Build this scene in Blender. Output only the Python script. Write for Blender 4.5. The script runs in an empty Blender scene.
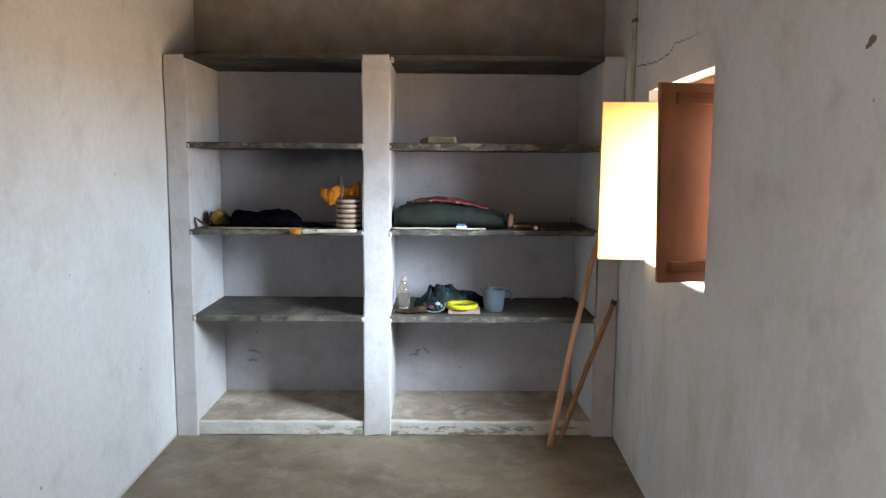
import bpy, bmesh, math, random
from mathutils import Vector, noise, Matrix
random.seed(7)
SC = bpy.context.scene
COL = SC.collection

# ------------------------------------------------------------------ camera
F_PX = 713.5
fw = Vector((0.01260727, 0.99253791, -0.12128294))
rt = Vector((0.99990119, -0.01175963, 0.00770222))
up = Vector((-0.0062185, 0.12136806, 0.99258809))
cd = bpy.data.cameras.new('camera'); cam = bpy.data.objects.new('camera', cd); COL.objects.link(cam)
cam.matrix_world = Matrix(((rt.x, up.x, -fw.x, 0), (rt.y, up.y, -fw.y, -3.7762), (rt.z, up.z, -fw.z, 1.5), (0, 0, 0, 1)))
cd.sensor_width = 36; cd.lens = F_PX / 886 * 36; cd.clip_start = 0.02; cd.clip_end = 200
SC.camera = cam

# ------------------------------------------------------------------ light
SC.view_settings.view_transform = 'Standard'; SC.view_settings.look = 'None'
SC.view_settings.gamma = 1; SC.view_settings.use_curve_mapping = False
SC.view_settings.exposure = 1.5
SC.cycles.use_denoising = True
SC.cycles.max_bounces = 14; SC.cycles.diffuse_bounces = 10
SC.cycles.sample_clamp_indirect = 8
W = bpy.data.worlds.new('sky'); SC.world = W; W.use_nodes = True
wn = W.node_tree.nodes; wl = W.node_tree.links; wn.clear()
wo = wn.new('ShaderNodeOutputWorld'); wb = wn.new('ShaderNodeBackground')
wb.inputs[0].default_value = (0.71, 0.85, 1.0, 1); wb.inputs[1].default_value = 19.0
wl.new(wb.outputs[0], wo.inputs[0])
# hazy sky: brighter around the veiled sun
wt = wn.new('ShaderNodeTexCoord'); wd = wn.new('ShaderNodeVectorMath'); wd.operation = 'DOT_PRODUCT'
wd.inputs[1].default_value = Vector((.68, -.66, .50)).normalized(); wl.new(wt.outputs['Generated'], wd.inputs[0])
wm = wn.new('ShaderNodeMath'); wm.operation = 'MAXIMUM'; wl.new(wd.outputs['Value'], wm.inputs[0]); wm.inputs[1].default_value = 0
wp = wn.new('ShaderNodeMath'); wp.operation = 'POWER'; wl.new(wm.outputs[0], wp.inputs[0]); wp.inputs[1].default_value = 18
wg = wn.new('ShaderNodeMath'); wg.operation = 'MULTIPLY_ADD'; wl.new(wp.outputs[0], wg.inputs[0]); wg.inputs[1].default_value = 50; wg.inputs[2].default_value = 12.3
wl.new(wg.outputs[0], wb.inputs[1])
sd = bpy.data.lights.new('sun', 'SUN'); sd.energy = 28; sd.angle = 0.01; sd.color = (1, .90, .76)
so = bpy.data.objects.new('sun', sd); COL.objects.link(so); so.location = (6, 6, 8)
so.rotation_euler = Vector((0.25, -1, -1.4)).to_track_quat('-Z', 'Y').to_euler()
def portal(name, loc, direction, sx, sy):
    d = bpy.data.lights.new(name, 'AREA'); d.shape = 'RECTANGLE'; d.size = sx; d.size_y = sy
    d.cycles.is_portal = True
    o = bpy.data.objects.new(name, d); COL.objects.link(o); o.location = loc
    o.rotation_euler = Vector(direction).to_track_quat('-Z', 'Z').to_euler()
XR = lambda y: 0.994 + 0.0469 * y if y < 0 else 0.994 + 0.012 * y      # right wall plane
XL = lambda y: -1.405 - 0.015 * y
WY0, WY1, WZ0, WZ1, WT = -1.36, -0.49, 1.055, 1.825, 0.23              # window opening, wall thickness
RY = -4.7; CZ = 2.95
portal('window_portal', (XR(-.92) + WT + .02, (WY0 + WY1) / 2, (WZ0 + WZ1) / 2), (-1, .047, 0), .95, .85)
DY0, DY1, DZ = -4.30, -3.95, 2.0                                      # unseen opening added in the left wall behind the camera for fill light
portal('fill_opening_portal', (XL(-4.15) - .26, (DY0 + DY1) / 2, DZ / 2), (1, 0, 0), .45, 2.05)

# ------------------------------------------------------------------ node helpers
class NT:
    def __init__(s, name):
        s.m = bpy.data.materials.new(name); s.m.use_nodes = True
        s.t = s.m.node_tree; s.n = s.t.nodes; s.n.clear()
        s.out = s.n.new('ShaderNodeOutputMaterial'); s.b = s.n.new('ShaderNodeBsdfPrincipled')
        s.t.links.new(s.b.outputs[0], s.out.inputs[0])
        s.tc = s.n.new('ShaderNodeTexCoord'); s.co = s.tc.outputs['Object']
    def lk(s, a, b): s.t.links.new(a, b)
    def put(s, sock, v):
        if isinstance(v, bpy.types.NodeSocket): s.lk(v, sock)
        elif isinstance(v, tuple) and len(v) == 3 and sock.type == 'RGBA': sock.default_value = (*v, 1)
        else: sock.default_value = v
    def map(s, scale=(1, 1, 1), loc=(0, 0, 0), co=None):
        m = s.n.new('ShaderNodeMapping'); m.inputs['Scale'].default_value = scale; m.inputs['Location'].default_value = loc
        s.lk(co or s.co, m.inputs[0]); return m.outputs[0]
    def noise(s, scale, detail=4, rough=.55, co=None, dist=0):
        n = s.n.new('ShaderNodeTexNoise'); n.inputs['Scale'].default_value = scale; n.inputs['Detail'].default_value = detail
        n.inputs['Roughness'].default_value = rough; n.inputs['Distortion'].default_value = dist
        s.lk(co or s.co, n.inputs['Vector']); return n.outputs['Fac']
    def ramp(s, v, a, b, lo=0., hi=1.):
        r = s.n.new('ShaderNodeMapRange'); r.interpolation_type = 'SMOOTHSTEP'
        s.put(r.inputs[0], v); r.inputs[1].default_value = a; r.inputs[2].default_value = b
        r.inputs[3].default_value = lo; r.inputs[4].default_value = hi; return r.outputs[0]
    def math(s, op, a, b=0., c=0.):
        n = s.n.new('ShaderNodeMath'); n.operation = op
        s.put(n.inputs[0], a); s.put(n.inputs[1], b); s.put(n.inputs[2], c); return n.outputs[0]
    def mix(s, f, a, b, mode='MIX'):
        n = s.n.new('ShaderNodeMix'); n.data_type = 'RGBA'; n.blend_type = mode
        s.put(n.inputs[0], f); s.put(n.inputs[6], a); s.put(n.inputs[7], b); return n.outputs[2]
    def xyz(s, co=None):
        n = s.n.new('ShaderNodeSeparateXYZ'); s.lk(co or s.co, n.inputs[0]); return n.outputs
    def band(s, v, c, w, soft):      # 1 inside |v-c|<w
        d = s.math('ABSOLUTE', s.math('SUBTRACT', v, c)); return s.ramp(d, w, w + soft, 1, 0)
    def bump(s, h, strength=.3, dist=.01, normal=None):
        n = s.n.new('ShaderNodeBump'); n.inputs['Strength'].default_value = strength; n.inputs['Distance'].default_value = dist
        s.lk(h, n.inputs['Height'])
        if normal is not None: s.lk(normal, n.inputs['Normal'])
        return n.outputs[0]
    def done(s, col, rough=.85, normal=None, spec=.3):
        s.put(s.b.inputs['Base Color'], col); s.put(s.b.inputs['Roughness'], rough)
        s.b.inputs['Specular IOR Level'].default_value = spec
        if normal is not None: s.lk(normal, s.b.inputs['Normal'])
        return s.m

def plaster(name, base, dirt, seed=0, amount=.5, extra=None, streak=.12):
    t = NT(name); off = t.map(loc=(seed * 3.1, seed * 1.7, seed * .9))
    big = t.noise(1.3, 4, .6, off); med = t.noise(5, 6, .65, off); fine = t.noise(38, 5, .7, off)
    drip = t.noise(1, 5, .65, t.map((14, 14, 1.6), (seed, 0, 0)))
    f = t.math('MULTIPLY', t.ramp(big, .42, .68), amount)
    c = t.mix(f, base, dirt)
    f2 = t.math('MULTIPLY', t.ramp(med, .5, .72), amount * .85)
    c = t.mix(f2, c, tuple(x * .72 for x in dirt))
    c = t.mix(t.math('MULTIPLY', t.ramp(drip, .5, .75), streak), c, tuple(x * .8 for x in dirt))
    c = t.mix(t.math('MULTIPLY', t.ramp(fine, .35, .75), .24), c, tuple(x * .6 for x in base))
    vo = t.n.new('ShaderNodeTexVoronoi'); vo.inputs['Scale'].default_value = 5.5; t.lk(t.map(loc=(seed, 2, 5)), vo.inputs['Vector'])
    sx = t.n.new('ShaderNodeSeparateColor'); t.lk(vo.outputs['Color'], sx.inputs[0])
    spot = t.math('MULTIPLY', t.ramp(vo.outputs['Distance'], .02, .045, 1, 0), t.ramp(sx.outputs[0], .72, .74))
    c = t.mix(t.math('MULTIPLY', spot, .75), c, (.10, .085, .07))
    h = t.math('ADD', t.math('MULTIPLY', fine, .35), t.math('MULTIPLY', med, 1.2))
    if extra: c, h = extra(t, c, h)
    return t.done(c, .9, t.bump(h, .35, .012), .15)

WHITE = (.70, .69, .70); DIRT = (.50, .45, .39)
M = {}
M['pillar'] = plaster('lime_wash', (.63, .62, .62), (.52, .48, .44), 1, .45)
def niche_extra(t, c, h):
    X, Y, Z = t.xyz()
    n = t.noise(6, 4, .6)
    # brown soot and damp stains on the wall above the unit, a scribble in each lowest compartment
    f = t.math('MULTIPLY', t.ramp(Z, 2.02, 2.10), t.ramp(n, .3, .75, .3, .75))
    c = t.mix(f, c, (.27, .215, .14))
    # soot under the second shelf of the left bay
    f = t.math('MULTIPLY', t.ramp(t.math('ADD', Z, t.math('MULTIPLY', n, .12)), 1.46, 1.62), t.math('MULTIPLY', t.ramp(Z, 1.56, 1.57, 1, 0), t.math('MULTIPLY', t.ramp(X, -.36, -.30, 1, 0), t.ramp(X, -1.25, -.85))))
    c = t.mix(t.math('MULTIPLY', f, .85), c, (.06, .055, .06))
    for cx, cz, sl, w in ((-1.11, .325, -.25, .05), (-1.12, .27, -.1, .045), (-.095, .335, .5, .022), (-.045, .335, -.7, .028), (-.12, .31, .2, .04)):
        n3 = t.math('MULTIPLY', t.math('SUBTRACT', t.noise(22, 3, .6), .5), .05)
        ln = t.band(t.math('SUBTRACT', t.math('SUBTRACT', Z, t.math('MULTIPLY', t.math('SUBTRACT', X, cx), sl)), n3), cz, .002, .012)
        c = t.mix(t.math('MULTIPLY', t.math('MULTIPLY', ln, t.band(X, cx, w * .4, w * .6)), .6), c, (.12, .12, .12))
    return c, h
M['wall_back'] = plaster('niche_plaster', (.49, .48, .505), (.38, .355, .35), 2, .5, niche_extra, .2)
def left_extra(t, c, h):
    X, Y, Z = t.xyz()
    n = t.noise(2.2, 5, .6, t.map((1, 1, 2)))
    f = t.math('MULTIPLY', t.ramp(n, .42, .66), t.band(Z, 1.25, .12, .3))
    c = t.mix(t.math('MULTIPLY', f, .28), c, (.58, .54, .44))
    c = t.mix(t.math('MULTIPLY', t.ramp(Z, .0, .03, 1, 0), .5), c, (.42, .36, .29))
    n2 = t.noise(3, 5, .6, t.map((1, 2.5, 1), (4, 0, 0)))
    f = t.math('MULTIPLY', t.ramp(n2, .48, .62), t.math('MULTIPLY', t.band(Y, -.3, .25, .2), t.ramp(Z, .2, .9, 1, 0)))
    c = t.mix(t.math('MULTIPLY', f, .3), c, (.46, .47, .48))
    return c, h
M['wall_left'] = plaster('left_plaster', (.76, .76, .755), (.68, .66, .63), 3, .35, left_extra, .08)
def right_extra(t, c, h):
    X, Y, Z = t.xyz()
    # long hairline crack running from the conduit towards the top of the window
    pts = [(-.20, 1.968), (-.265, 1.966), (-.447, 1.951), (-.622, 1.940), (-.777, 1.947), (-.887, 1.974), (-.993, 1.968), (-1.15, 1.963), (-1.319, 1.960)]
    fc = t.n.new('ShaderNodeFloatCurve'); cv = fc.mapping.curves[0]
    P = sorted(((y + 1.4) / 1.3, (z - 1.9) / .1) for y, z in pts)
    while len(cv.points) < len(P): cv.points.new(.5, .5)
    for p, (a, b) in zip(cv.points, P): p.location = (a, b); p.handle_type = 'VECTOR'
    fc.mapping.update()
    t.lk(t.math('DIVIDE', t.math('ADD', Y, 1.4), 1.3), fc.inputs['Value'])
    zc = t.math('ADD', t.math('MULTIPLY', fc.outputs[0], .1), 1.9)
    zc = t.math('ADD', zc, t.math('MULTIPLY', t.math('SUBTRACT', t.noise(26, 3, .6), .5), .03))
    d = t.math('ABSOLUTE', t.math('SUBTRACT', Z, zc))
    wid = t.ramp(Y, -1.3, -.8, .0012, .0032)
    ln = t.math('MULTIPLY', t.math('LESS_THAN', d, wid), t.math('MULTIPLY', t.ramp(Y, -1.33, -1.0), t.ramp(Y, -.24, -.22, 1, 0)))
    c = t.mix(t.math('MULTIPLY', ln, .8), c, (.09, .08, .07))
    h = t.math('SUBTRACT', h, t.math('MULTIPLY', ln, 2.))
    # chipped plaster near the camera
    ez = t.math('DIVIDE', t.math('SUBTRACT', Z, t.math('ADD', 1.75, t.math('MULTIPLY', t.math('ADD', Y, 2.295), -.35))), .013)
    ey = t.math('DIVIDE', t.math('ADD', Y, 2.295), .022)
    r = t.math('ADD', t.math('ADD', t.math('MULTIPLY', ez, ez), t.math('MULTIPLY', ey, ey)), t.math('MULTIPLY', t.noise(75, 4, .7), 3.4))
    c = t.mix(t.ramp(r, 2.2, 2.35, 1, 0), c, (.15, .115, .075))
    # grime low down
    n = t.noise(1, 6, .65, t.map((5, 5, 2)))
    c = t.mix(t.math('MULTIPLY', t.ramp(n, .45, .68), t.ramp(Z, .5, 1.1, .5, .12)), c, (.42, .40, .34))
    n = t.noise(1, 6, .7, t.map((22, 22, 2.5), (3, 1, 0)))
    c = t.mix(t.math('MULTIPLY', t.ramp(n, .58, .75), t.ramp(Z, .6, 1.0, .3, .05)), c, (.24, .22, .18))
    c = t.mix(t.math('MULTIPLY', t.ramp(t.math('ADD', Z, t.math('MULTIPLY', t.noise(9), .05)), .03, .055, 1, 0), .6), c, (.62, .60, .55))
    return c, h
M['wall_right'] = plaster('right_plaster', (.64, .64, .65), (.56, .54, .51), 4, .5, right_extra, .12)
M['ceiling'] = plaster('ceiling_wash', (.30, .26, .22), (.22, .18, .15), 5)
M['dab'] = plaster('lime_dab', (.66, .61, .53), (.5, .45, .38), 6)

def concrete(name, a, b, c3, seed):
    t = NT(name); o = t.map(loc=(seed, seed, 0))
    n1 = t.noise(1.6, 6, .62, o, .4); n2 = t.noise(6, 6, .65, o, .3); n3 = t.noise(50, 4, .7, o)
    c = t.mix(t.ramp(n1, .38, .64), a, b); c = t.mix(t.math('MULTIPLY', t.ramp(n2, .45, .7), .75), c, c3)
    c = t.mix(t.math('MULTIPLY', t.ramp(n2, .28, .40, 1, 0), .6), c, tuple(x * .55 for x in b))
    c = t.mix(t.math('MULTIPLY', t.ramp(n3, .4, .8), .3), c, tuple(x * .55 for x in a))
    return t, c, t.math('ADD', n2, t.math('MULTIPLY', n3, .3)), n1
t, c, h, n1 = concrete('cement_floor', (.26, .205, .145), (.175, .14, .10), (.34, .29, .225), 1)
M['floor'] = t.done(c, t.ramp(n1, .35, .7, .45, .7), t.bump(h, .25, .008), .35)
t, c, h, n1 = concrete('cement_ledge', (.46, .38, .30), (.30, .235, .17), (.62, .57, .50), 5)
M['ledge'] = t.done(c, .8, t.bump(h, .3, .008), .2)
# whitewashed plinth face with worn-through grey patches
t = NT('worn_plinth'); X, Y, Z = t.xyz()
n = t.noise(1, 6, .7, t.map((9, 9, 26))); n2 = t.noise(14, 5, .7)
c = t.mix(t.math('MULTIPLY', t.ramp(n2, .4, .7), .5), (.66, .64, .59), (.50, .45, .37))
wear = t.math('MULTIPLY', t.ramp(n, .47, .56), t.math('MULTIPLY', t.ramp(X, -.9, -.5, .12, 1), t.band(Z, .028, .018, .02)))
wear = t.math('MULTIPLY', wear, t.ramp(X, .75, .85, 1, .2))
c = t.mix(t.math('MULTIPLY', wear, .85), c, (.22, .21, .16))
c = t.mix(t.math('MULTIPLY', t.ramp(Z, .0, .012, 1, 0), .7), c, (.27, .22, .16))
M['plinth'] = t.done(c, .9, t.bump(t.math('ADD', n, n2), .4, .01), .15)
# black stone slab
def stone(name, light, amt, seed, lime=.75):
    t = NT(name); o = t.map(loc=(seed, 0, seed))
    n = t.noise(3.2, 6, .65, o, .5); n2 = t.noise(15, 5, .7, o); e = t.noise(1, 5, .7, t.map((11, 11, 30), (seed, 0, 0)))
    c = t.mix(t.math('MULTIPLY', t.ramp(n, .40, .66), amt), (.045, .040, .036), light)
    c = t.mix(t.math('MULTIPLY', t.ramp(n2, .5, .75), .35), c, (.12, .11, .09))
    X, Y, Z = t.xyz()
    edge = t.math('MULTIPLY', t.ramp(Y, .004, .010, 1, 0), t.ramp(e, .50, .60))
    c = t.mix(t.math('MULTIPLY', edge, lime), c, (.27, .24, .18))
    return t.done(c, t.ramp(n, .3, .7, .45, .8), t.bump(t.math('ADD', n, n2), .25, .006), .35)
M['stone'] = stone('black_slab', (.11, .10, .08), .8, 1, .6)
M['stone_dusty'] = stone('dusty_slab', (.21, .19, .145), .9, 4, .5)
M['stone_dark'] = stone('dark_slab', (.055, .052, .048), .5, 8, .18)

def wood(name, a, b, scale=(40, 40, 3), rough=.6, spec=.3, bumpy=.2):
    t = NT(name); n = t.noise(1, 6, .65, t.map(scale), .6); n2 = t.noise(7, 4, .6)
    c = t.mix(t.ramp(n, .3, .7), a, b); c = t.mix(t.math('MULTIPLY', t.ramp(n2, .5, .75), .35), c, tuple(x * .6 for x in a))
    return t.done(c, rough, t.bump(n, bumpy, .003), spec)
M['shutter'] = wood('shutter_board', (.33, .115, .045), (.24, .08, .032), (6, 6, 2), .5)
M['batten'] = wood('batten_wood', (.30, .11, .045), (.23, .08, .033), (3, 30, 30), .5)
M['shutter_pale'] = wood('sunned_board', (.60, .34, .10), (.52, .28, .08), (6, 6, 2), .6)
M['frame'] = wood('frame_wood', (.50, .24, .11), (.42, .19, .085), (20, 20, 20), .5)
M['stick_a'] = wood('peeled_stick', (.56, .30, .16), (.42, .21, .11), (60, 60, 8), .6, bumpy=.4)
M['stick_b'] = wood('bark_stick', (.42, .22, .10), (.24, .12, .055), (50, 50, 14), .7, bumpy=.6)
M['iron'] = NT('dark_iron').done((.05, .04, .035), .5)
def plain(name, col, rough=.7, spec=.3, var=.25, scale=20, metal=0, bumps=.2):
    t = NT(name); n = t.noise(scale, 5, .6)
    c = t.mix(t.math('MULTIPLY', t.ramp(n, .35, .7), 1.), col, tuple(x * (1 - var) for x in col))
    t.b.inputs['Metallic'].default_value = metal
    return t.done(c, rough, t.bump(n, bumps, .003), spec)

# ------------------------------------------------------------------ mesh helpers
def link(name, bm, mat, parent=None, smooth=False, kind=None):
    me = bpy.data.meshes.new(name)
    bmesh.ops.recalc_face_normals(bm, faces=bm.faces)
    bm.to_mesh(me); bm.free()
    for m in (mat if isinstance(mat, (list, tuple)) else [mat]): me.materials.append(m)
    if smooth:
        for p in me.polygons: p.use_smooth = True
    o = bpy.data.objects.new(name, me); COL.objects.link(o)
    if parent: o.parent = parent
    if kind: o['kind'] = kind
    return o
def thing(name, label, cat, loc=(0, 0, 0), rot=(0, 0, 0), group=None):
    o = bpy.data.objects.new(name, None); COL.objects.link(o); o.empty_display_size = .1
    o.location = loc; o.rotation_euler = rot; o['label'] = label; o['category'] = cat
    if group: o['group'] = group
    return o
def tag(o, label, cat, group=None):
    o['label'] = label; o['category'] = cat
    if group: o['group'] = group
    return o
def recenter(o, loc):
    o.data.transform(Matrix.Translation(-Vector(loc))); o.location = loc; return o
def box(bm, x0, x1, y0, y1, z0, z1):
    v = [bm.verts.new((x, y, z)) for z in (z0, z1) for y in (y0, y1) for x in (x0, x1)]
    for f in ((0, 1, 3, 2), (4, 5, 7, 6), (0, 1, 5, 4), (2, 3, 7, 6), (0, 2, 6, 4), (1, 3, 7, 5)): bm.faces.new([v[i] for i in f])
    return v
def hexa(bm, P):  # 8 corners: bottom 4 loop, top 4 loop
    v = [bm.verts.new(p) for p in P]
    for f in ((0, 1, 2, 3), (4, 5, 6, 7), (0, 1, 5, 4), (1, 2, 6, 5), (2, 3, 7, 6), (3, 0, 4, 7)): bm.faces.new([v[i] for i in f])
def grid_box(x0, x1, y0, y1, z0, z1, step=.04, amp=.003, freq=6, bev=.006, seed=0, lock=None):
    """box with softened arrises and a hand-made wobble"""
    bm = bmesh.new(); box(bm, x0, x1, y0, y1, z0, z1)
    bmesh.ops.bevel(bm, geom=list(bm.edges), offset=bev, segments=2, affect='EDGES', profile=.5)
    for ax, (a, b) in enumerate(((x0, x1), (y0, y1), (z0, z1))):
        n = int((b - a) / step)
        for i in range(1, n):
            c = a + (b - a) * i / n; no = [0, 0, 0]; no[ax] = 1; co = [0, 0, 0]; co[ax] = c
            bmesh.ops.bisect_plane(bm, geom=list(bm.verts) + list(bm.edges) + list(bm.faces), plane_co=co, plane_no=no)
    for v in bm.verts:
        p = v.co * freq + Vector((seed * 7.3, 0, 0))
        d = noise.noise_vector(p) * amp + noise.noise_vector(p * 4.1) * amp * .45
        v.co += d
    return bm
def tube(bm, pts, rad, n=12, cap=True):
    pts = [Vector(p) for p in pts]; rings = []
    R = rad if isinstance(rad, (list, tuple)) else [rad] * len(pts)
    prev = None
    for i, p in enumerate(pts):
        d = (pts[min(i + 1, len(pts) - 1)] - pts[max(i - 1, 0)]).normalized()
        if prev is None: a = d.orthogonal().normalized()
        else: a = (prev - d * prev.dot(d)).normalized()
        prev = a; b = d.cross(a)
        rings.append([bm.verts.new(p + (a * math.cos(t) + b * math.sin(t)) * R[i]) for t in [2 * math.pi * k / n for k in range(n)]])
    for r, s in zip(rings, rings[1:]):
        for k in range(n): bm.faces.new((r[k], r[(k + 1) % n], s[(k + 1) % n], s[k]))
    if cap: bm.faces.new(rings[0]); bm.faces.new(rings[-1])
def lathe(bm, prof, n=40, closed=False):
    rings = [[bm.verts.new((r * math.cos(2 * math.pi * k / n), r * math.sin(2 * math.pi * k / n), z)) for k in range(n)] for r, z in prof]
    if closed: rings.append(rings[0])
    for r, s in zip(rings, rings[1:]):
        for k in range(n): bm.faces.new((r[k], r[(k + 1) % n], s[(k + 1) % n], s[k]))
    if not closed:
        bm.faces.new(rings[0])
        if prof[-1][0] > 1e-4: bm.faces.new(rings[-1])
def torus(bm, R, r, z, n=40, m=10, squash=1.):
    lathe(bm, [(R + r * math.cos(a), z + r * squash * math.sin(a)) for a in [2 * math.pi * k / m for k in range(m)]], n, True)
def loft(bm, secs, n=40, amp=.004, freq=14, seed=0, fold=0, foldf=30, flat=.0):
    """secs: (x, yc, half depth, height, z base); sections are rounded and sit on z base"""
    rings = []
    for x, yc, hw, h, zb in secs:
        ring = []
        for k in range(n):
            a = 2 * math.pi * k / n; ca, sa = math.cos(a), math.sin(a)
            y = yc + hw * math.copysign(abs(ca) ** .8, ca)
            z = zb + h * (.5 + .5 * math.copysign(abs(sa) ** (.7 if sa < 0 else .9), sa))
            p = Vector((x, y, z)); q = p * freq + Vector((seed * 5.1, 0, 0))
            d = noise.noise_vector(q) * amp + noise.noise_vector(q * 2.7) * amp * .5
            if fold: d.z += fold * noise.noise(Vector((x * foldf + 2.5 * noise.noise(q * .6), y * 6, seed)))
            p += d; p.z = max(p.z, zb); ring.append(bm.verts.new(p))
        rings.append(ring)
    for r, s in zip(rings, rings[1:]):
        for k in range(n): bm.faces.new((r[k], r[(k + 1) % n], s[(k + 1) % n], s[k]))
    bm.faces.new(rings[0]); bm.faces.new(rings[-1])
def interp(keys, n):
    out = []
    for i in range(n):
        t = keys[0][0] + (keys[-1][0] - keys[0][0]) * i / (n - 1)
        for a, b in zip(keys, keys[1:]):
            if t <= b[0] + 1e-9:
                u = (t - a[0]) / (b[0] - a[0]); u2 = u * u * (3 - 2 * u) * .5 + u * .5
                out.append((t,) + tuple(a[j] + (b[j] - a[j]) * u2 for j in range(1, len(a)))); break
    return out

# ------------------------------------------------------------------ setting
BD = .55                                   # depth of the niches
bm = bmesh.new(); box(bm, -1.75, 1.35, RY - .25, BD + .25, -.12, 0)
link('floor', bm, M['floor'], kind='structure')
bm = bmesh.new(); box(bm, -1.75, 1.35, RY - .25, BD + .25, CZ, CZ + .12)
link('ceiling', bm, M['ceiling'], kind='structure')
def wall_grid(P, nu, nv, amp=.004):
    """quad patch P00,P10,P11,P01 as an undulating grid"""
    bm = bmesh.new(); g = []
    P = [Vector(p) for p in P]; nrm = (P[1] - P[0]).cross(P[3] - P[0]).normalized()
    for j in range(nv + 1):
        row = []
        for i in range(nu + 1):
            u, v = i / nu, j / nv
            p = (P[0] * (1 - u) + P[1] * u) * (1 - v) + (P[3] * (1 - u) + P[2] * u) * v
            k = 0 if (i in (0, nu) or j in (0, nv)) else 1
            p += nrm * k * (noise.noise(p * 1.7) * amp + noise.noise(p * 6) * amp * .35); row.append(bm.verts.new(p))
        g.append(row)
    for a, b in zip(g, g[1:]):
        for i in range(nu): bm.faces.new((a[i], a[i + 1], b[i + 1], b[i]))
    return bm
def thick_wall(name, a, b, out, mat, z1=CZ):
    """plastered inner skin plus the body of the wall"""
    bm = wall_grid([(*a, 0), (*b, 0), (*b, z1), (*a, z1)], 60, 40)
    o = Vector(out)
    P = [Vector((*a, 0)), Vector((*b, 0)), Vector((*b, 0)) + o, Vector((*a, 0)) + o]
    v = [bm.verts.new(p) for p in P] + [bm.verts.new(p + Vector((0, 0, z1))) for p in P]
    for f in ((0, 1, 2, 3), (4, 5, 6, 7), (1, 2, 6, 5), (2, 3, 7, 6), (3, 0, 4, 7)): bm.faces.new([v[i] for i in f])
    return link(name, bm, mat, smooth=False, kind='structure')
o = thick_wall('wall_left', (XL(DY1), DY1), (XL(BD), BD), (-.23, 0, 0), M['wall_left'])
bm = bmesh.new(); box(bm, XL(RY) - .23, XL(RY), RY, DY0, 0, CZ); box(bm, XL(RY) - .23, XL(RY), DY0, DY1, DZ, CZ)
link('wall_left', bm, M['wall_left'], kind='structure')
for p in o.data.polygons: p.use_smooth = len(p.vertices) == 4 and p.area < .05
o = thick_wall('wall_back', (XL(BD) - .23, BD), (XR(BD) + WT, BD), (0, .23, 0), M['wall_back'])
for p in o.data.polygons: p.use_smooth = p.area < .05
# right wall: grid of cells around the window opening, with rounded reveal edges
bm = bmesh.new()
def wcell(y0, y1, z0, z1):
    hexa(bm, [(XR(y0), y0, z0), (XR(y1), y1, z0), (XR(y1) + WT, y1, z0), (XR(y0) + WT, y0, z0),
              (XR(y0), y0, z1), (XR(y1), y1, z1), (XR(y1) + WT, y1, z1), (XR(y0) + WT, y0, z1)])
ys = [RY, WY0, WY1, 0, BD]; zs = [0, WZ0, WZ1, CZ]
for i in range(4):
    for j in range(3):
        if i == 1 and j == 1: continue
        wcell(ys[i], ys[i + 1], zs[j], zs[j + 1])
bmesh.ops.remove_doubles(bm, verts=bm.verts, dist=1e-5)
# drop the internal partitions between cells
kill = [f for f in bm.faces if all(len(e.link_faces) > 2 for e in f.edges) or
        (sum(len(e.link_faces) > 2 for e in f.edges) >= 2 and
         ((abs(f.normal.z) > .9 and 0.01 < f.calc_center_median().z < CZ - .01 and not (WY0 < f.calc_center_median().y < WY1)) or
          (abs(f.normal.y) > .9 and RY + .01 < f.calc_center_median().y < BD - .01 and not (WZ0 < f.calc_center_median().z < WZ1))))]
bmesh.ops.delete(bm, geom=list(set(kill)), context='FACES')
ed = [e for e in bm.edges if all(WY0 - 1e-4 <= v.co.y <= WY1 + 1e-4 and WZ0 - 1e-4 <= v.co.z <= WZ1 + 1e-4 and v.co.x < 1.0 for v in e.verts)]
bmesh.ops.bevel(bm, geom=ed, offset=.010, segments=3, affect='EDGES', profile=.5)
link('wall_right', bm, M['wall_right'], kind='structure')
# rear wall
bm = bmesh.new()
x0, x1 = XL(RY) - .23, XR(RY) + WT
box(bm, x0, x1, RY - .2, RY, 0, CZ)
link('wall_rear', bm, M['ceiling'], kind='structure')
# ground outside
t, c, h, n1 = concrete('dry_earth', (.38, .25, .15), (.32, .21, .12), (.42, .30, .19), 9)
M['earth'] = t.done(c, .95, None, .1)
bm = bmesh.new(); v = [bm.verts.new(p) for p in ((-40, -40, -.3), (40, -40, -.3), (40, 40, -.3), (-40, 40, -.3))]; bm.faces.new(v)
o = link('ground', bm, M['earth'], kind='structure')

# window frame (deep in the reveal)
win = bpy.data.objects.new('window_1', None); COL.objects.link(win); win['kind'] = 'structure'
yc = (WY0 + WY1) / 2; win.location = (XR(yc), yc, WZ0)
FD0, FD1, FW = .085, .145, .045
bm = bmesh.new()
def fbox(y0, y1, z0, z1, d0=FD0, d1=FD1):
    P = [(XR(y) + d, y, z) for z in (z0, z1) for (y, d) in ((y0, d0), (y1, d0), (y1, d1), (y0, d1))]
    hexa(bm, [Vector(p) - win.location for p in P])
fbox(WY0, WY1, WZ1 - FW, WZ1); fbox(WY0, WY1, WZ0, WZ0 + FW)
fbox(WY0, WY0 + FW, WZ0 + FW, WZ1 - FW); fbox(WY1 - FW, WY1, WZ0 + FW, WZ1 - FW)
bmesh.ops.bevel(bm, geom=list(bm.edges), offset=.003, segments=1, affect='EDGES')
link('window_frame', bm, M['frame'], win, kind='structure')

def shutter(hinge, free, z0, z1, label, board, bat_side, thick=.022, lean=0):
    """solid board leaf; hinge and free are (x, y)"""
    L = (Vector(free) - Vector(hinge)).length; ang = math.atan2(free[1] - hinge[1], free[0] - hinge[0])
    s = thing('window_shutter', label, 'shutter', (*hinge, z0), (0, 0, ang))
    H = z1 - z0; bm = grid_box(0, L, -thick / 2, thick / 2, 0, H, .12, .0008, 3, .003)
    for v in bm.verts: v.co.x -= lean * (v.co.z / H - .5) * v.co.x / L
    link('board', bm, board, s)
    y0, y1 = (thick / 2, thick / 2 + .02) if bat_side > 0 else (-thick / 2 - .02, -thick / 2)
    for zc in (.056, H - .052):
        bm = grid_box(.01, L - .045, y0, y1, zc - .019, zc + .019, .1, .0008, 3, .004, zc)
        b = link('batten', bm, M['batten'], s)
    for zc in (.12, H - .12):
        bm = bmesh.new(); tube(bm, [(0, 0, zc - .03), (0, 0, zc + .03)], .014, 12)
        link('hinge', bm, M['iron'], s)
    return s
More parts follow.
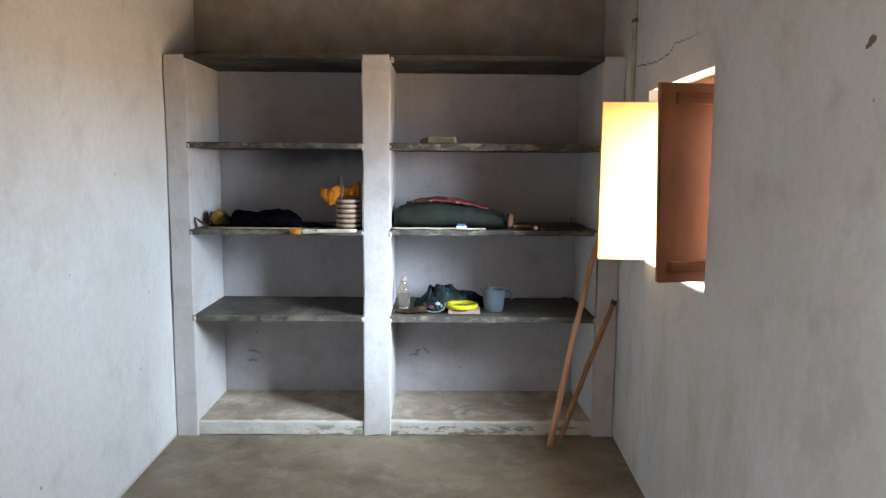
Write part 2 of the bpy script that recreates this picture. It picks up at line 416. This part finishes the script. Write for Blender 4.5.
shutter((1.050, -.535), (.758, -.500), 1.058, 1.774, 'pale sunlit wooden window shutter opened towards the shelf, blank side showing', M['shutter_pale'], -1)
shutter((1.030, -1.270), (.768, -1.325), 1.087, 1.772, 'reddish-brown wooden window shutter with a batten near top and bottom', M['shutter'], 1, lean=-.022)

# ------------------------------------------------------------------ built-in shelving
A0, A1 = -1.4048, -1.284      # left pillar
B0, B1 = -.380, -.232         # centre pillar
C0, C1 = .872, .994           # right pillar
ZP, ZT = .078, 2.043
unit = thing('built_in_shelf_unit', 'whitewashed masonry shelf unit with black stone slabs filling the end wall', 'shelving', (0, 0, 0))
def pillar(x0, x1, x0b, x1b, seed, z1=ZT):
    bm = grid_box(x0, x1, 0, BD, 0, z1, .05, .0035, 5, .008, seed)
    for v in bm.verts:         # back end slightly splayed
        u = v.co.y / BD; k = (v.co.x - x0) / (x1 - x0)
        v.co.x += u * ((x0b - x0) * (1 - k) + (x1b - x1) * k)
        v.co.y = min(v.co.y, BD - .001) if u > .9 else v.co.y
        if v.co.z < .01: v.co.z = 0
    return link('pillar', bm, M['pillar'], unit, smooth=False)
pillar(A0 + .002, A1, XL(BD) + .004, A1, 1); pillar(B0, B1, B0, B1, 2, 2.05); pillar(C0, C1 - .002, .862, XR(BD) - .004, 3, 2.05)
bm = grid_box(A1 - .004, C0 + .004, .008, .05, 0, ZP, .03, .003, 9, .006, 4)
for v in bm.verts: v.co.z = max(v.co.z, 0)
link('plinth_face', bm, M['plinth'], unit)
for xa, xb in ((A1 - .004, B0 + .004), (B1 - .004, C0 + .004)):
    bm = grid_box(xa, xb, .03, BD - .001, 0, ZP + .001, .06, .002, 5, .003, xa)
    for v in bm.verts: v.co.z = max(v.co.z, 0); v.co.y = min(v.co.y, BD - .001)
    link('bay_floor', bm, M['ledge'], unit)
SL = [('L', 2.020, 2.046, 'stone_dark'), ('L', 1.562, 1.594, 'stone'), ('L', 1.108, 1.136, 'stone_dusty'), ('L', .640, .673, 'stone_dusty'),
      ('R', 2.018, 2.050, 'stone_dark'), ('R', 1.558, 1.597, 'stone'), ('R', 1.110, 1.140, 'stone'), ('R', .637, .672, 'stone')]
for i, (side, z0, z1, mt) in enumerate(SL):
    xa, xb = (A1 - .012, B0 + .006) if side == 'L' else (B1 - .006, C0 + .010)
    bm = grid_box(xa, xb, -.002, BD - .001, z0, z1, .03, .0012, 9, .003, i * 3)
    for v in bm.verts:
        v.co.y = min(v.co.y, BD - .001)
        if v.co.y < .02:   # chipped front arris
            c = noise.noise(Vector((v.co.x * 22, i * 4, v.co.z * 40)))
            if c > .12: v.co.y += (c - .12) * .018
    link('stone_slab', bm, M[mt], unit)
# lime dabs that bed the slab ends
for x, z in ((A1, 1.575), (A1, 1.118), (A1, .655), (B0, 1.122), (B0, .655), (B0, 1.575), (B1, 1.575), (B1, 1.118), (B1, .648), (B1 + .01, 2.02), (C0 - .002, 1.575), (C0 - .003, 1.12), (C0, .652)):
    bm = bmesh.new(); bmesh.ops.create_icosphere(bm, subdivisions=3, radius=1)
    s = random.uniform(.8, 1.15)
    for v in bm.verts:
        r = 1 + .35 * noise.noise(v.co * 1.7 + Vector((x * 9, z * 9, 0)))
        v.co = Vector((v.co.x * .012 * s * r + x, v.co.y * .006 * r + .003, v.co.z * .018 * s * r + z))
    link('lime_dab', bm, M['dab'], unit)

# conduit on the right wall
t = thing('conduit_pipe', 'thin cream pipe running down the right wall beside the shelf unit', 'pipe', (XR(-.2) - .011, -.2, 1.62))
M['pvc'] = plain('old_pvc', (.58, .52, .42), .6, var=.45, scale=7)
bm = bmesh.new(); tube(bm, [(0, 0, z) for z in (0, .3, .6, .9, CZ - 1.622)], .012, 14); link('tube', bm, M['pvc'], t, True)
M['clampm'] = plain('rusty_clamp', (.15, .10, .07), .6)
for z in (.57, 1.15, .12):
    bm = bmesh.new(); box(bm, -.0125, .011, -.022, .022, z - .009, z + .009); bmesh.ops.bevel(bm, geom=list(bm.edges), offset=.003, segments=2, affect='EDGES')
    link('clamp', bm, M['clampm'], t)

# ------------------------------------------------------------------ leaning sticks
def stick(p0, p1, r0, r1, mat, label, bend, seed):
    p0, p1 = Vector(p0), Vector(p1); s = thing('wooden_stick', label, 'stick', p0)
    n = 28; pts = []; R = []
    for i in range(n + 1):
        u = i / n; p = (p1 - p0) * u + Vector((1, 0, .3)) * bend * math.sin(u * math.pi)
        q = Vector((u * 6, seed, 0)); p += noise.noise_vector(q) * .004 * (1 if 0 < i < n else 0)
        pts.append(p); R.append((r0 + (r1 - r0) * u) * (1 + .10 * noise.noise(Vector((u * 22, seed, 3))) + (.14 if i in (7, 15, 22) else 0)))
    bm = bmesh.new(); tube(bm, pts, R, 14); o = link('shaft', bm, mat, s, True)
    return s, pts, R
stick((.614, -.185, .017), (.905, -.018, 1.245), .0165, .0125, M['stick_a'], 'longer reddish peeled stick leaning up behind the open shutter', -.012, 1)
s, pts, R = stick((.694, -.055, .014), (.968, -.022, .765), .0145, .0135, M['stick_b'], 'shorter brown stick leaning into the corner by the right pillar', -.006, 2)
bm = bmesh.new(); d = (pts[-1] - pts[-3]).normalized(); tube(bm, [pts[-1] - d * .02, pts[-1] + d * .004], R[-1] * 1.15, 14)
link('charred_tip', bm, M['iron'], s)

# ------------------------------------------------------------------ objects, left bay
ZB = 1.138   # middle shelf top, left
M['black_cloth'] = plain('black_cloth', (.0035, .0035, .005), 1., .0, .3, 30, bumps=.5)
bm = bmesh.new()
k = [(-.195, .0, .015, .02, 0), (-.188, .0, .06, .06, 0), (-.17, 0, .085, .092, 0), (-.12, 0, .10, .085, 0), (-.06, 0, .10, .078, 0), (0, 0, .10, .088, 0), (.07, 0, .105, .098, 0), (.105, 0, .10, .095, 0), (.15, 0, .09, .068, 0), (.185, 0, .06, .045, 0), (.2, 0, .02, .012, 0)]
loft(bm, interp(k, 60), 44, .006, 15, 2, .010, 16)
o = link('cloth_bundle', bm, M['black_cloth'], None, True); o.location = (-.925, .17, ZB - .001)
tag(o, 'rolled black cloth bundle lying on the left middle shelf', 'cloth bundle')
bm = bmesh.new()
loft(bm, interp([(-.05, 0, .01, .008, 0), (-.03, 0, .03, .02, 0), (0, 0, .035, .028, 0), (.05, 0, .03, .014, 0), (.11, 0, .02, .008, 0), (.13, 0, .008, .004, 0)], 26), 24, .003, 30, 6)
o = link('black_rag', bm, M['black_cloth'], None, True); o.location = (-.668, .16, ZB - .001)
tag(o, 'small flat black rag between the cloth bundle and the striped pot', 'rag')
# round yellow-brown roll with a dark wrap
M['ochre'] = plain('ochre_cloth', (.42, .26, .07), .8, .2, .55, 25)
M['umber'] = plain('umber_cloth', (.09, .06, .05), .85, .2, .5, 25)
t = thing('cloth_roll', 'round ochre-brown rolled bundle at the left of the black cloth', 'cloth roll', (-1.195, .2, ZB))
bm = bmesh.new(); tube(bm, [(0, -.045, .045), (0, -.02, .045), (0, .03, .045), (0, .05, .045)], [.030, .042, .044, .03], 22)
for v in bm.verts: v.co += noise.noise_vector(v.co * 30) * .005
link('core', bm, M['ochre'], t, True)
bm = bmesh.new()
loft(bm, interp([(-.052, 0, .03, .05, 0), (-.042, .01, .05, .082, 0), (-.03, .02, .045, .07, 0)], 8), 26, .004, 25, 1); link('wrap', bm, M['umber'], t, True)
bm = bmesh.new()
loft(bm, interp([(.025, 0, .04, .075, 0), (.05, 0, .05, .055, 0), (.075, 0, .04, .035, 0), (.10, 0, .02, .012, 0)], 12), 26, .004, 25, 3); link('wrap', bm, M['umber'], t, True)
# curled leaf scrap
t2 = NT('dry_leaf'); M['dryleaf'] = t2.done(t2.mix(t2.ramp(t2.noise(30), .4, .6), (.16, .09, .05), (.08, .05, .035)), .8)
bm = bmesh.new(); g = []
for i in range(13):
    u = i / 12 * 2.0 - 1.0; row = []
    for j in range(9):
        w = (j / 8 - .5) * .055 * (1 - .75 * abs(u) ** 2)
        x = u * .045; z = .034 * (1 - u) ** 2 * .4 + .004 + 8 * w * w + .003 * noise.noise(Vector((u * 4, w * 60, 0)))
        row.append(bm.verts.new((x, w, z)))
    g.append(row)
for a, b in zip(g, g[1:]):
    for j in range(8): bm.faces.new((a[j], a[j + 1], b[j + 1], b[j]))
bmesh.ops.solidify(bm, geom=list(bm.faces), thickness=.002)
o = link('dried_leaf', bm, M['dryleaf'], None, True); o.location = (-1.232, .045, ZB); tag(o, 'curled dark brown scrap at the front left corner of the middle shelf', 'dried leaf')
# bamboo-ish strip from the leaf along the edge
M['straw'] = plain('straw', (.48, .36, .24), .8, var=.4, scale=30)
bm = bmesh.new(); tube(bm, [(0, 0, .004), (.15, .004, .004), (.32, -.003, .004), (.47, .002, .004)], [.004, .005, .004, .003], 8)
o = link('straw_strip', bm, M['straw'], None, True); o.location = (-1.20, .022, ZB - .0005); tag(o, 'thin straw strip lying along the front edge of the left middle shelf', 'straw')
# brush with orange tip
M['cream'] = plain('cream_handle', (.62, .54, .42), .5, .4, .25, 14)
M['orange_tip'] = plain('orange_bristle', (.62, .26, .03), .8, .2, .4, 60)
t = thing('paint_brush', 'long cream-handled brush with an orange tip on the left shelf edge', 'brush', (-.755, -.024, ZB - .008), (0, -.014, .0))
bm = bmesh.new(); tube(bm, [(.05, 0, .0), (.075, 0, 0), (.14, 0, .0), (.22, .003, 0), (.30, .004, 0), (.345, .004, 0)], [.0165, .0150, .0115, .012, .010, .008], 14); link('handle', bm, M['cream'], t, True)
bm = bmesh.new(); tube(bm, [(-.004, 0, 0), (.004, 0, 0), (.02, 0, 0), (.055, 0, 0)], [.006, .012, .0175, .0168], 14); link('bristles', bm, M['orange_tip'], t, True)
bm = bmesh.new(); tube(bm, [(.13, -.0105, .004), (.138, -.0122, .004)], [.004, .004], 8); link('hole', bm, M['iron'], t)
# striped pot
M['potb'] = plain('pot_groove', (.17, .085, .06), .8, .2, .4, 30)
M['potw'] = plain('pot_band', (.52, .42, .31), .6, .3, .25, 18)
PX, PY = -.462, .085
t = thing('striped_pot', 'cream ribbed cylindrical pot with brown bands on the left middle shelf', 'pot', (PX, PY, ZB))
bm = bmesh.new(); lathe(bm, [(.058, 0), (.062, .004), (.064, .15), (.064, .160), (.058, .160), (.056, .02), (.0001, .02)], 40); link('body', bm, M['potb'], t, True)
for i in range(6):
    bm = bmesh.new(); torus(bm, .0615, .0066, .018 + i * .0265, 40, 12, 1.25); link('band', bm, M['potw'], t, True)
o = None
bm = bmesh.new(); tube(bm, [(0, 0, 0), (-.005, .0, .13), (-.008, 0, .26)], [.010, .011, .012], 10)
M['dkwood'] = plain('dark_handle', (.07, .065, .045), .6)
t = thing('upright_stick', 'short dark stick standing upright in the striped pot', 'stick', (PX - .034, PY - .015, ZB + .022), (0, 0, 0)); link('shaft', bm, M['dkwood'], t, True)
M['orange'] = plain('orange_cloth', (.42, .15, .012), .85, .15, .45, 22, bumps=.5)
t = thing('orange_cloth', 'crumpled orange cloth stuffed into the mouth of the striped pot', 'cloth', (PX, PY, ZB + .15))
bm = bmesh.new()
loft(bm, interp([(-.150, -.02, .006, .03, .03), (-.142, -.02, .02, .058, .010), (-.12, -.02, .028, .075, -.012), (-.095, -.02, .032, .095, -.028), (-.07, -.012, .035, .100, -.02), (-.05, .0, .032, .072, .014), (-.02, .015, .03, .05, .018), (-.005, .015, .01, .03, .025)], 30), 30, .009, 22, 3, .008, 30); link('hanging_fold', bm, M['orange'], t, True)
bm = bmesh.new()
loft(bm, interp([(-.04, .015, .01, .02, .03), (-.02, .01, .03, .05, .018), (.02, .0, .04, .065, .018), (.04, 0, .042, .085, .012), (.058, 0, .036, .09, .012), (.066, 0, .01, .05, .03)], 26), 30, .008, 22, 5, .008, 30); link('stuffed_fold', bm, M['orange'], t, True)

# ------------------------------------------------------------------ objects, right bay
ZA, ZM, ZL = 1.599, 1.142, .674
M['card'] = plain('old_card', (.23, .195, .13), .8, .2, .35, 18)
M['card_dark'] = plain('card_dark', (.06, .045, .03), .8, .2)
t = thing('small_box', 'small flat olive-brown box on the upper right shelf', 'box', (.01, .09, ZA))
bm = grid_box(-.045, .098, -.035, .035, 0, .034, .03, .001, 9, .002); link('carton', bm, M['card'], t)
bm = bmesh.new(); hexa(bm, [(-.088, -.03, .0), (-.045, -.036, 0), (-.045, .03, 0), (-.085, .03, 0), (-.088, -.03, .018), (-.045, -.036, .033), (-.045, .03, .033), (-.085, .03, .02)]); link('end_flap', bm, M['card_dark'], t)
bm = bmesh.new(); hexa(bm, [(.098, -.036, .001), (.107, -.036, .001), (.107, .02, .001), (.098, .02, .001), (.088, -.0362, .034), (.107, -.0362, .032), (.107, .02, .032), (.088, .02, .034)]); link('pale_flap', bm, M['straw'], t)
# green bag bundle with red patterned cloth on top
M['green'] = plain('green_bag', (.019, .026, .019), .75, .25, .4, 9, bumps=.4)
t = NT('red_print'); vo = t.n.new('ShaderNodeTexVoronoi'); vo.inputs['Scale'].default_value = 38; t.lk(t.co, vo.inputs['Vector'])
c = t.mix(t.ramp(vo.outputs['Distance'], .25, .4), (.42, .28, .20), (.20, .025, .035)); c = t.mix(t.ramp(t.noise(24), .42, .58), c, (.07, .018, .02)); M['redprint'] = t.done(c, .85)
t = thing('cloth_bag', 'long bulging dark green cloth bag with red print on top, right middle shelf', 'bag', (.07, .17, ZM))
gk = [(-.292, 0, .03, .075, 0), (-.285, 0, .09, .098, 0), (-.25, 0, .12, .120, 0), (-.18, 0, .13, .142, 0), (-.08, 0, .135, .150, 0), (.0, 0, .135, .146, 0), (.1, 0, .13, .135, 0), (.19, 0, .125, .115, 0), (.26, 0, .115, .098, 0), (.30, 0, .10, .082, 0), (.312, 0, .06, .072, 0), (.318, 0, .04, .05, 0)]
bm = bmesh.new(); loft(bm, interp(gk, 70), 48, .005, 9, 1, .004, 14); link('sack', bm, M['green'], t, True)
rk = [(-.22, .0, .02, .02, .118), (-.15, -.02, .10, .022, .134), (-.05, -.02, .11, .026, .141), (.05, -.02, .11, .026, .133), (.13, -.02, .10, .024, .117), (.20, .0, .08, .020, .100), (.24, .0, .02, .014, .090)]
bm = bmesh.new(); loft(bm, interp(rk, 40), 30, .004, 18, 7, .003, 25); link('printed_flap', bm, M['redprint'], t, True)
M['tan'] = plain('tan_card', (.46, .27, .18), .7, .3, .3, 30)
t = thing('tan_packet', 'small tan packet standing at the right end of the green bag', 'packet', (.412, .13, ZM), (0, .08, .1))
bm = grid_box(-.013, .013, -.03, .03, .001, .078, .02, .002, 20, .004); link('wrapper', bm, M['tan'], t)
bm = grid_box(.0135, .028, -.028, .03, .003, .055, .02, .002, 20, .003); link('dark_side', bm, M['card_dark'], t)
M['paper'] = plain('cream_paper', (.66, .57, .42), .7, .2, .25, 20)
bm = bmesh.new()
P = []
for i in range(21):
    x = -.285 + .5 * i / 20; w = .010 + .004 * noise.noise(Vector((x * 9, 1, 0)))
    P.append([bm.verts.new((x, y, z + .002 * noise.noise(Vector((x * 12, 0, 0))))) for y, z in ((-.012 - w * .3, .003), (-.012 + w * 3, .003), (-.012 + w * 3, .009), (-.012 - w * .3, .010))])
for a, b in zip(P, P[1:]):
    for k in range(4): bm.faces.new((a[k], a[(k + 1) % 4], b[(k + 1) % 4], b[k]))
bm.faces.new(P[0]); bm.faces.new(P[-1])
o = link('paper_strip', bm, M['paper'], None, True); o.location = (.06, .018, ZM - .001); tag(o, 'long cream paper strip under the front of the green bag', 'paper')
M['bluep'] = plain('blue_print', (.05, .16, .36), .5); M['whitep'] = plain('white_paper', (.72, .74, .76), .5)
t = thing('folded_packet', 'tiny blue and white packet in front of the green bag', 'packet', (.146, .008, ZM + .006), (0, 0, .05))
bm = grid_box(-.028, .028, -.008, .012, 0, .014, .02, .001, 20, .002); link('base', bm, M['whitep'], t)
bm = grid_box(-.022, .022, -.006, .012, .0142, .025, .02, .001, 20, .003); link('cover', bm, M['bluep'], t)
M['brass'] = plain('gilt_card', (.38, .22, .06), .5, .4, .4, 40)
t = thing('gold_packet', 'flat gold-brown packet right of the green bag', 'packet', (.475, .07, ZM), (0, 0, .06))
bm = grid_box(-.048, .048, -.02, .02, .010, .020, .02, .002, 20, .002); link('top_sheet', bm, M['brass'], t)
bm = grid_box(-.062, .052, -.024, .022, .0, .0098, .02, .001, 20, .002); link('tray', bm, M['card_dark'], t)
bm = bmesh.new(); bmesh.ops.create_icosphere(bm, subdivisions=3, radius=.0115)
for v in bm.verts: v.co += noise.noise_vector(v.co * 60) * .002
o = link('paper_ball', bm, M['whitep'], None, True); o.location = (.545, .03, ZM + .0105); tag(o, 'tiny white crumpled ball near the gold packet', 'paper ball')
bm = bmesh.new(); bmesh.ops.create_icosphere(bm, subdivisions=2, radius=.007)
o = link('pebble', bm, M['straw'], None, True); o.location = (.578, .025, ZM + .006); tag(o, 'small grey pebble right of the white crumpled ball', 'pebble')
def twig(loc, pts, r, label, mat='umber'):
    bm = bmesh.new(); tube(bm, pts, r, 8); o = link('twig', bm, M[mat], None, True); o.location = loc
    tag(o, label, 'twig')
twig((.60, .05, ZM + .004), [(0, 0, 0), (.05, .01, .004), (.11, 0, .002), (.17, .01, .0)], [.004, .006, .005, .003], 'longest brown twig lying on the right middle shelf')
twig((.73, .06, ZM + .003), [(0, 0, 0), (.015, .005, .03), (.01, .01, .062)], [.003, .003, .002], 'short twig sticking up at the right of the shelf')
twig((.66, .10, ZM + .005), [(0, 0, 0), (.05, .0, .012), (.12, .02, .006), (.17, .02, 0)], [.005, .007, .006, .004], 'bent dark twig behind the longest twig')
twig((.44, .03, ZM + .012), [(0, 0, 0), (.03, .0, .002), (.05, 0, .0)], [.004, .005, .003], 'stubby dark twig in front of the gold packet')

# lower right shelf
# glass bottle
t = NT('clear_glass'); t.b.inputs['Transmission Weight'].default_value = .9; t.b.inputs['IOR'].default_value = 1.4
M['glass'] = t.done((.80, .74, .66), .12, None, .5)
t = thing('glass_bottle', 'small clear glass bottle beside the centre pillar on the lower shelf', 'bottle', (-.170, .20, ZL))
t.scale = (.98, .98, 1.08)
H = .17
prof = [(.028, 0), (.034, .004), (.036, .03), (.036, .095), (.033, .11), (.020, .128), (.0165, .135), (.0165, .150), (.0135, .150), (.0135, .134), (.018, .125), (.0305, .108), (.0335, .095), (.0335, .012), (.0001, .010)]
bm = bmesh.new(); lathe(bm, prof, 32); link('body', bm, M['glass'], t, True)
bm = bmesh.new(); lathe(bm, [(.0165, .146), (.0175, .148), (.0175, .166), (.015, .169), (.0001, .169)], 28); M['cap'] = plain('pale_cap', (.40, .33, .26), .4, .5); link('cap', bm, M['cap'], t, True)
# brown cloth under bottle
M['brownrag'] = plain('brown_rag', (.055, .038, .018), .9, .1, .6, 25)
bm = bmesh.new()
loft(bm, interp([(-.045, .02, .01, .008, 0), (-.03, .01, .03, .022, 0), (.03, 0, .035, .022, 0), (.09, 0, .04, .040, 0), (.13, 0, .03, .04, 0)], 24), 24, .006, 25, 8)
o = link('brown_rag', bm, M['brownrag'], None, True); o.location = (-.17, .075, ZL - .001); tag(o, 'brown crumpled rag in front of the glass bottle', 'rag')
# dark teal cloth heap
t = NT('teal_print'); n = t.noise(11, 4, .6, dist=1.5); wv = t.n.new('ShaderNodeTexWave'); wv.inputs['Scale'].default_value = 9; wv.inputs['Distortion'].default_value = 9; wv.inputs['Detail'].default_value = 3; t.lk(t.co, wv.inputs['Vector'])
c = t.mix(t.ramp(n, .42, .62), (.003, .006, .008), (.010, .034, .034)); c = t.mix(t.math('MULTIPLY', t.math('MULTIPLY', t.ramp(wv.outputs['Fac'], .86, .97), t.ramp(t.noise(17, 3), .5, .6)), .3), c, (.16, .26, .25))
M['teal'] = t.done(c, .8, t.bump(n, .4, .006))
t = thing('cloth_heap', 'crumpled dark teal cloth bag with pale trim on the lower shelf', 'cloth bag', (.07, .30, ZL))
HP = [(-.185, .0), (-.175, .03), (-.13, .05), (-.11, .075), (-.098, .112), (-.083, .116), (-.068, .10), (-.055, .125), (-.02, .128), (.03, .118), (.08, .095), (.13, .08), (.17, .075), (.21, .055), (.235, .03), (.25, .0)]
def hprof(x):
    for (a, ha), (b, hb) in zip(HP, HP[1:]):
        if x <= b: return ha + (hb - ha) * max(0, (x - a) / (b - a))
    return 0
bm = bmesh.new(); g = []; NX, NY = 90, 44
for i in range(NX + 1):
    row = []
    for j in range(NY + 1):
        x = -.185 + .435 * i / NX; v = j / NY * 2 - 1
        dep = .06 + .075 * math.sin((i / NX) * math.pi) * (1 if x < .0 else max(.45, 1 - x * 5))
        y = v * dep + .015 * noise.noise(Vector((x * 12, v, 4))) - .03 * math.exp(-((x + .04) / .06) ** 2)
        env = (1 - abs(v) ** 3.2) ** .8 if abs(v) < 1 else 0
        q = Vector((x * 16, y * 16, 0)); fold = noise.noise(q + noise.noise_vector(q) * .8)
        z = hprof(x) * env * (.92 + .30 * fold * (1 - .3 * abs(v))) + .012 * env * abs(noise.noise(q * 2.3))
        row.append(bm.verts.new((x, y, max(z, 0.001))))
    g.append(row)
for a, b in zip(g, g[1:]):
    for j in range(NY): bm.faces.new((a[j], a[j + 1], b[j + 1], b[j]))
r = bmesh.ops.extrude_face_region(bm, geom=list(bm.faces))
for v in [e for e in r['geom'] if isinstance(e, bmesh.types.BMVert)]: v.co.z = max(v.co.z - .004, 0)
link('body', bm, M['teal'], t, True)
M['trim'] = plain('pale_trim', (.16, .21, .22), .7)
bm = bmesh.new()   # the near end of the bag, folded forward
loft(bm, interp([(-.135, -.17, .01, .03, .0), (-.12, -.175, .04, .055, .0), (-.07, -.185, .055, .082, .0), (-.035, -.18, .055, .078, .0), (-.012, -.17, .03, .05, .0), (-.004, -.165, .01, .02, .0)], 30), 34, .007, 18, 3, .006, 24); link('front_fold', bm, M['teal'], t, True)
bm = bmesh.new()
cp = []
for u in [i / 20 for i in range(21)]:
    a = math.pi * (1.05 + .95 * u); cp.append((-.068 + .062 * math.cos(a), -.236 + .012 * abs(math.cos(a)) ** 2, .040 + .032 * math.sin(a) + (.018 if u > .8 else 0) * (u - .8) * 5))
tube(bm, cp, [.0035 + .001 * math.sin(i * 2) for i in range(21)], 8); link('trim', bm, M['trim'], t, True)
M['pink'] = plain('pink_patch', (.12, .018, .045), .8); M['white_patch'] = plain('white_patch', (.34, .40, .40), .7)
for cx, cz, sx, sz, m in ((-.088, .036, .020, .009, 'pink'), (-.048, .055, .013, .010, 'white_patch'), (-.028, .044, .006, .009, 'white_patch')):
    bm = bmesh.new(); bmesh.ops.create_icosphere(bm, subdivisions=3, radius=1)
    for v in bm.verts: rr = 1 + .6 * noise.noise(v.co * 1.5 + Vector((cx * 50, 0, 0))); v.co = Vector((v.co.x * sx * rr + cx, v.co.y * .008 - .237, v.co.z * sz * rr + cz))
    link('printed_patch', bm, M[m], t, True)
# pink box with a yellow ring on top
M['pinkbox'] = plain('pale_pink_box', (.44, .31, .27), .6, .3, .25, 22)
t = thing('soap_box', 'flat pale pink box under the yellow ring', 'box', (.167, .105, ZL), (0, 0, -.04))
bm = grid_box(-.085, .088, -.055, .055, 0, .024, .03, .0015, 12, .004); link('carton', bm, M['pinkbox'], t)
M['yellow'] = plain('yellow_plastic', (.55, .53, .010), .4, .5, .2, 12)
t = thing('yellow_ring', 'bright yellow plastic ring lying on the pale pink box', 'ring', (.155, .115, ZL + .025), (.0, 0, 0))
bm = bmesh.new(); lathe(bm, [(.087, .0), (.091, .006), (.090, .021), (.084, .025), (.066, .025), (.062, .020), (.060, .004), (.064, 0)], 48, True); link('hoop', bm, M['yellow'], t, True)
bm = bmesh.new(); lathe(bm, [(.0601, .001), (.0601, .0075), (.0001, .0075)], 40); M['disc'] = plain('mauve_disc', (.25, .18, .17), .5); link('inner_disc', bm, M['disc'], t, True)
# grey-blue mug
M['mug'] = plain('blue_grey_plastic', (.10, .13, .165), .45, .5, .15, 12)
t = thing('plastic_mug', 'blue-grey plastic mug with spout and handle on the lower right shelf', 'mug', (.335, .14, ZL))
prof = [(.040, 0), (.046, .002), (.052, .012), (.056, .04), (.060, .085), (.063, .112), (.067, .122), (.067, .126), (.063, .126), (.060, .112), (.056, .085), (.051, .03), (.045, .008), (.0001, .008)]
bm = bmesh.new(); lathe(bm, prof, 48)
for v in bm.verts:
    ang = math.atan2(v.co.y, v.co.x); d = abs(abs(ang) - math.pi)
    if v.co.z > .10: v.co.x -= .020 * math.exp(-(d / .30) ** 2) * (v.co.z - .10) / .03; v.co.z += .006 * math.exp(-(d / .35) ** 2) * (v.co.z - .10) / .03
link('body', bm, M['mug'], t, True)
bm = bmesh.new(); torus(bm, .0565, .0025, .075); link('rib', bm, M['mug'], t, True)
bm = bmesh.new(); tube(bm, [(.060, -.01, .118), (.085, -.012, .122), (.098, -.013, .112), (.101, -.013, .092), (.099, -.013, .07)], [.007, .008, .008, .007, .006], 10); link('handle', bm, M['mug'], t, True)
bm = bmesh.new(); tube(bm, [(0, 0, .003), (-.012, .005, .08), (-.03, .008, .150)], [.004, .004, .005], 8); M['brushw'] = plain('brush_wood', (.13, .09, .06), .6)
o = link('toothbrush', bm, M['brushw'], None, True); o.location = (.333, .15, ZL + .007); tag(o, 'thin brown stick handle poking out of the plastic mug', 'stick')
# pebble by the right back corner of the lower shelf
bm = bmesh.new(); bmesh.ops.create_icosphere(bm, subdivisions=2, radius=.011)
for v in bm.verts: v.co.z *= .7
o = link('pebble', bm, M['iron'], None, True); o.location = (.80, .50, ZL + .006); tag(o, 'dark pebble in the back right corner of the lower shelf', 'pebble')
